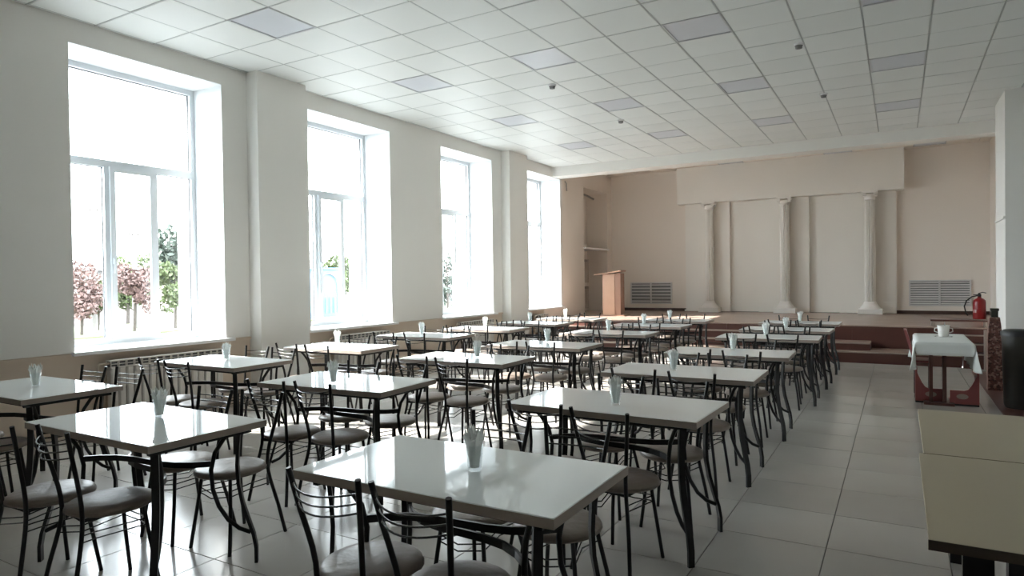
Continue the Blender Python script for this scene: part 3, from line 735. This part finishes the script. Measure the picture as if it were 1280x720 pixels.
t0 = make_table(); c0 = make_chair(); kids = tree_of(t0)
ft = fc = True
for n, (x, y, a, cx, cyy) in TT.items():
    r, k = row[n[0]], int(n[1])
    t = t0 if ft else copy_tree(t0, kids); ft = False
    t.location = (x, y, 0); t.rotation_euler = (0, 0, a)
    tag(t, 'white gloss canteen table on black bent legs, %s table of the %s' % (ordn[k], r), 'table', 'canteen tables in three rows')
    ca, sa = math.cos(a), math.sin(a)
    gx, gy = x+ca*cx-sa*cyy, y+sa*cx+ca*cyy
    o = bpy.data.objects.new('glass_tumbler', g_mesh); COL.objects.link(o); o.location = (gx, gy, TH+.0002)
    tag(o, 'clear glass tumbler holding napkins on the %s table of the %s' % (ordn[k], r), 'glass', 'napkin tumblers on the tables')
    o = bpy.data.objects.new('paper_napkins', n_mesh[(k+ord(n[0])) % 4]); COL.objects.link(o); o.location = (gx, gy, TH); o.rotation_euler = (0, 0, random.uniform(0, 6))
    tag(o, 'white paper napkins in the tumbler on the %s table of the %s' % (ordn[k], r), 'napkins', 'napkins on the tables')
    J = random.uniform
    ch = CH.get(n) or [(-.215+J(-.015,.015),-.32+J(-.05,.05),J(-.07,.07)), (.205+J(-.015,.015),-.32+J(-.05,.05),J(-.07,.07)), (-.215+J(-.015,.015),.33+J(-.05,.05),J(-.07,.07)), (.205+J(-.015,.015),.33+J(-.05,.05),J(-.07,.07))]
    for q, (lx, ly, lr) in enumerate(ch):
        c = c0 if fc else copy_tree(c0, kids); fc = False
        c.location = (x+ca*lx-sa*ly, y+sa*lx+ca*ly, 0); c.rotation_euler = (0, 0, a+lr+(PI if q > 1 else 0))
        side = 'near' if q < 2 else 'far'; hand = 'left' if q % 2 == 0 else 'right'
        tag(c, 'black bistro chair, %s side, %s seat, %s table of the %s' % (side, hand, ordn[k], r), 'chair', 'bistro chairs at the canteen tables')

# ------------------------------------------------------------------ outdoors
b = MB(); b.box(-120, XO-.02, -60, 90, -.5, -.25); o = b.build('ground', m_asph); tag(o, kind='structure')
b = MB(); b.box(-27, -21.5, -30, 60, -.25, -.12); o = b.build('lawn', m_grass); tag(o, 'strip of lawn under the young trees across the road', 'lawn')
def tree(x, y, z, h, r, leaf, lab, seed, name='young_tree', lh=None, n=2200, grp='trees outside the windows'):
    rr = random.Random(seed); t = empty(name, (x, y, z)); tag(t, lab, 'tree', grp)
    b = MB(); b.tube([(0,0,0),(.03,.02,h*.35),(-.02,.04,h*.7),(0,0,h*.92)], [.05*h/2.2,.04*h/2.2,.025*h/2.2,.01], 7)
    for q in range(7):
        a = rr.uniform(0, 6.28); z0 = h*rr.uniform(.25,.7); b.tube([(0,0,z0),(math.cos(a)*r*.6, math.sin(a)*r*.6, z0+h*.18)], [.018,.006], 5)
    b.build('trunk', m_bark, t)
    b = MB(); blobs = [(rr.uniform(-.5,.5)*r, rr.uniform(-.6,.6)*r, h*rr.uniform(.32,.86), r*rr.uniform(.28,.5)) for _ in range(14)]
    for _ in range(n):
        bx, by, bz, br = rr.choice(blobs); v = Vector((rr.gauss(0,1), rr.gauss(0,1), rr.gauss(0,1))).normalized()*br*rr.uniform(.6,1.05)
        p = Vector((bx, by, bz))+v; s = (lh or .07)*rr.uniform(.7,1.4)
        u = Vector((rr.gauss(0,1), rr.gauss(0,1), rr.gauss(0,1))).normalized(); w = u.cross(Vector((rr.gauss(0,1), rr.gauss(0,1), rr.gauss(0,1)))).normalized()
        b.add([p-u*s, p-w*s*.55, p+u*s, p+w*s*.55], [(0,1,2,3)])
    o = b.build('foliage', leaf, t); tag(o, kind='stuff')
tree(-22.6, 11.30, -.115, 2.45, 1.0, m_leafr, 'young tree with reddish leaves, leftmost through the nearest window', 1)
tree(-24.4, 12.75, -.115, 1.9, .60, m_leafg, 'young green tree beside the leftmost reddish one', 2)
tree(-22.6, 13.00, -.115, 2.45, .72, m_leafr, 'young reddish tree seen through the middle sash of the nearest window', 3)
tree(-22.4, 14.35, -.115, 2.5, .70, m_leafg, 'young green tree seen through the right light of the nearest window', 4)
tree(-29.0, 16.4, -.25, 3.3, 1.2, m_leafg, 'rounder green tree behind the young trees', 5, lh=.10)
tree(-42, 26.9, -.25, 5.6, 2.4, m_leafd, 'big dark tree in the distance through the nearest window', 6, 'large_tree', lh=.22, n=1400)
tree(-28.6, 28.4, -.25, 3.4, 1.5, m_leafg, 'green tree above the blue kiosk through the second window', 7, 'large_tree', lh=.12)
tree(-14.5, 20.0, -.25, 3.0, .75, m_leafd, 'dark narrow tree close outside the third window', 8, lh=.07, n=1300)
for (x, y, h, lab) in [(-23.3, 12.05, 4.3, 'tall pale utility pole with insulators, left through the nearest window'), (-24.0, 13.85, 3.6, 'thinner pale pole in the middle of the nearest window')]:
    t = empty('utility_pole', (x, y, -.115)); tag(t, lab, 'pole')
    b = MB(); b.tube([(0,0,0),(.02,0,h)], [.11,.07], 10); b.build('shaft', m_conc, t)
    b = MB(); b.box(-.03,.03,-.20,.20,h-.22,h-.17); b.box(-.03,.03,-.14,.14,h-.5,h-.46); b.build('crossarm', m_bark, t)
    for yy in (-.18, .18):
        b = MB(); b.lathe([(.03,0),(.035,.03),(.02,.08)], 8, (0,yy,h-.17)); b.build('insulator', m_ventback, t)
t = empty('garden_wall', (-31, 6, -.25)); tag(t, 'long pale rendered wall across the road behind the trees', 'wall')
b = MB(); b.box(-.1,.1,0,34,0,1.7); b.build('render', m_pinkwall, t)
b = MB(); b.box(-.14,.14,0,34,1.7,1.78); b.build('coping', m_conc, t)
t = empty('long_building', (-46, 10, -.25)); tag(t, 'low pale building far behind the garden wall', 'building')
b = MB(); b.box(-4,0,0,30,0,2.7); b.build('wall', m_conc, t)
b = MB(); b.add([(.3,-.3,2.7),(.3,30.3,2.7),(-2,30.3,3.3),(-2,-.3,3.3),(-4.3,-.3,2.7),(-4.3,30.3,2.7)], [(0,1,2,3),(3,2,5,4),(0,3,4),(1,5,2),(0,4,5,1)]); b.build('roof', m_ventback, t)
t = empty('blue_kiosk', (-21.9, 20.5, -.115)); tag(t, 'light blue kiosk with arched frame seen through the second window', 'kiosk')
b = MB(); b.box(-1.2,0,-.2,1.5,0,2.15); b.build('body', m_blue, t)
b = MB(); b.box(-1.3,.1,-.3,1.6,2.15,2.22); b.build('roof', m_blue, t)
b = MB(); b.tube(smooth([(.05,.1,.2),(.05,.1,1.5),(.05,.35,1.85),(.05,.7,1.95),(.05,1.05,1.85),(.05,1.3,1.5),(.05,1.3,.2)], 3), .025, 6); b.build('arch_frame', m_conc, t)
for yy in (.35, .6, .85, 1.1):
    b = MB(); b.tube([(.05, yy, .2), (.05, yy, .9)], .018, 5); b.build('railing_bar', m_conc, t)
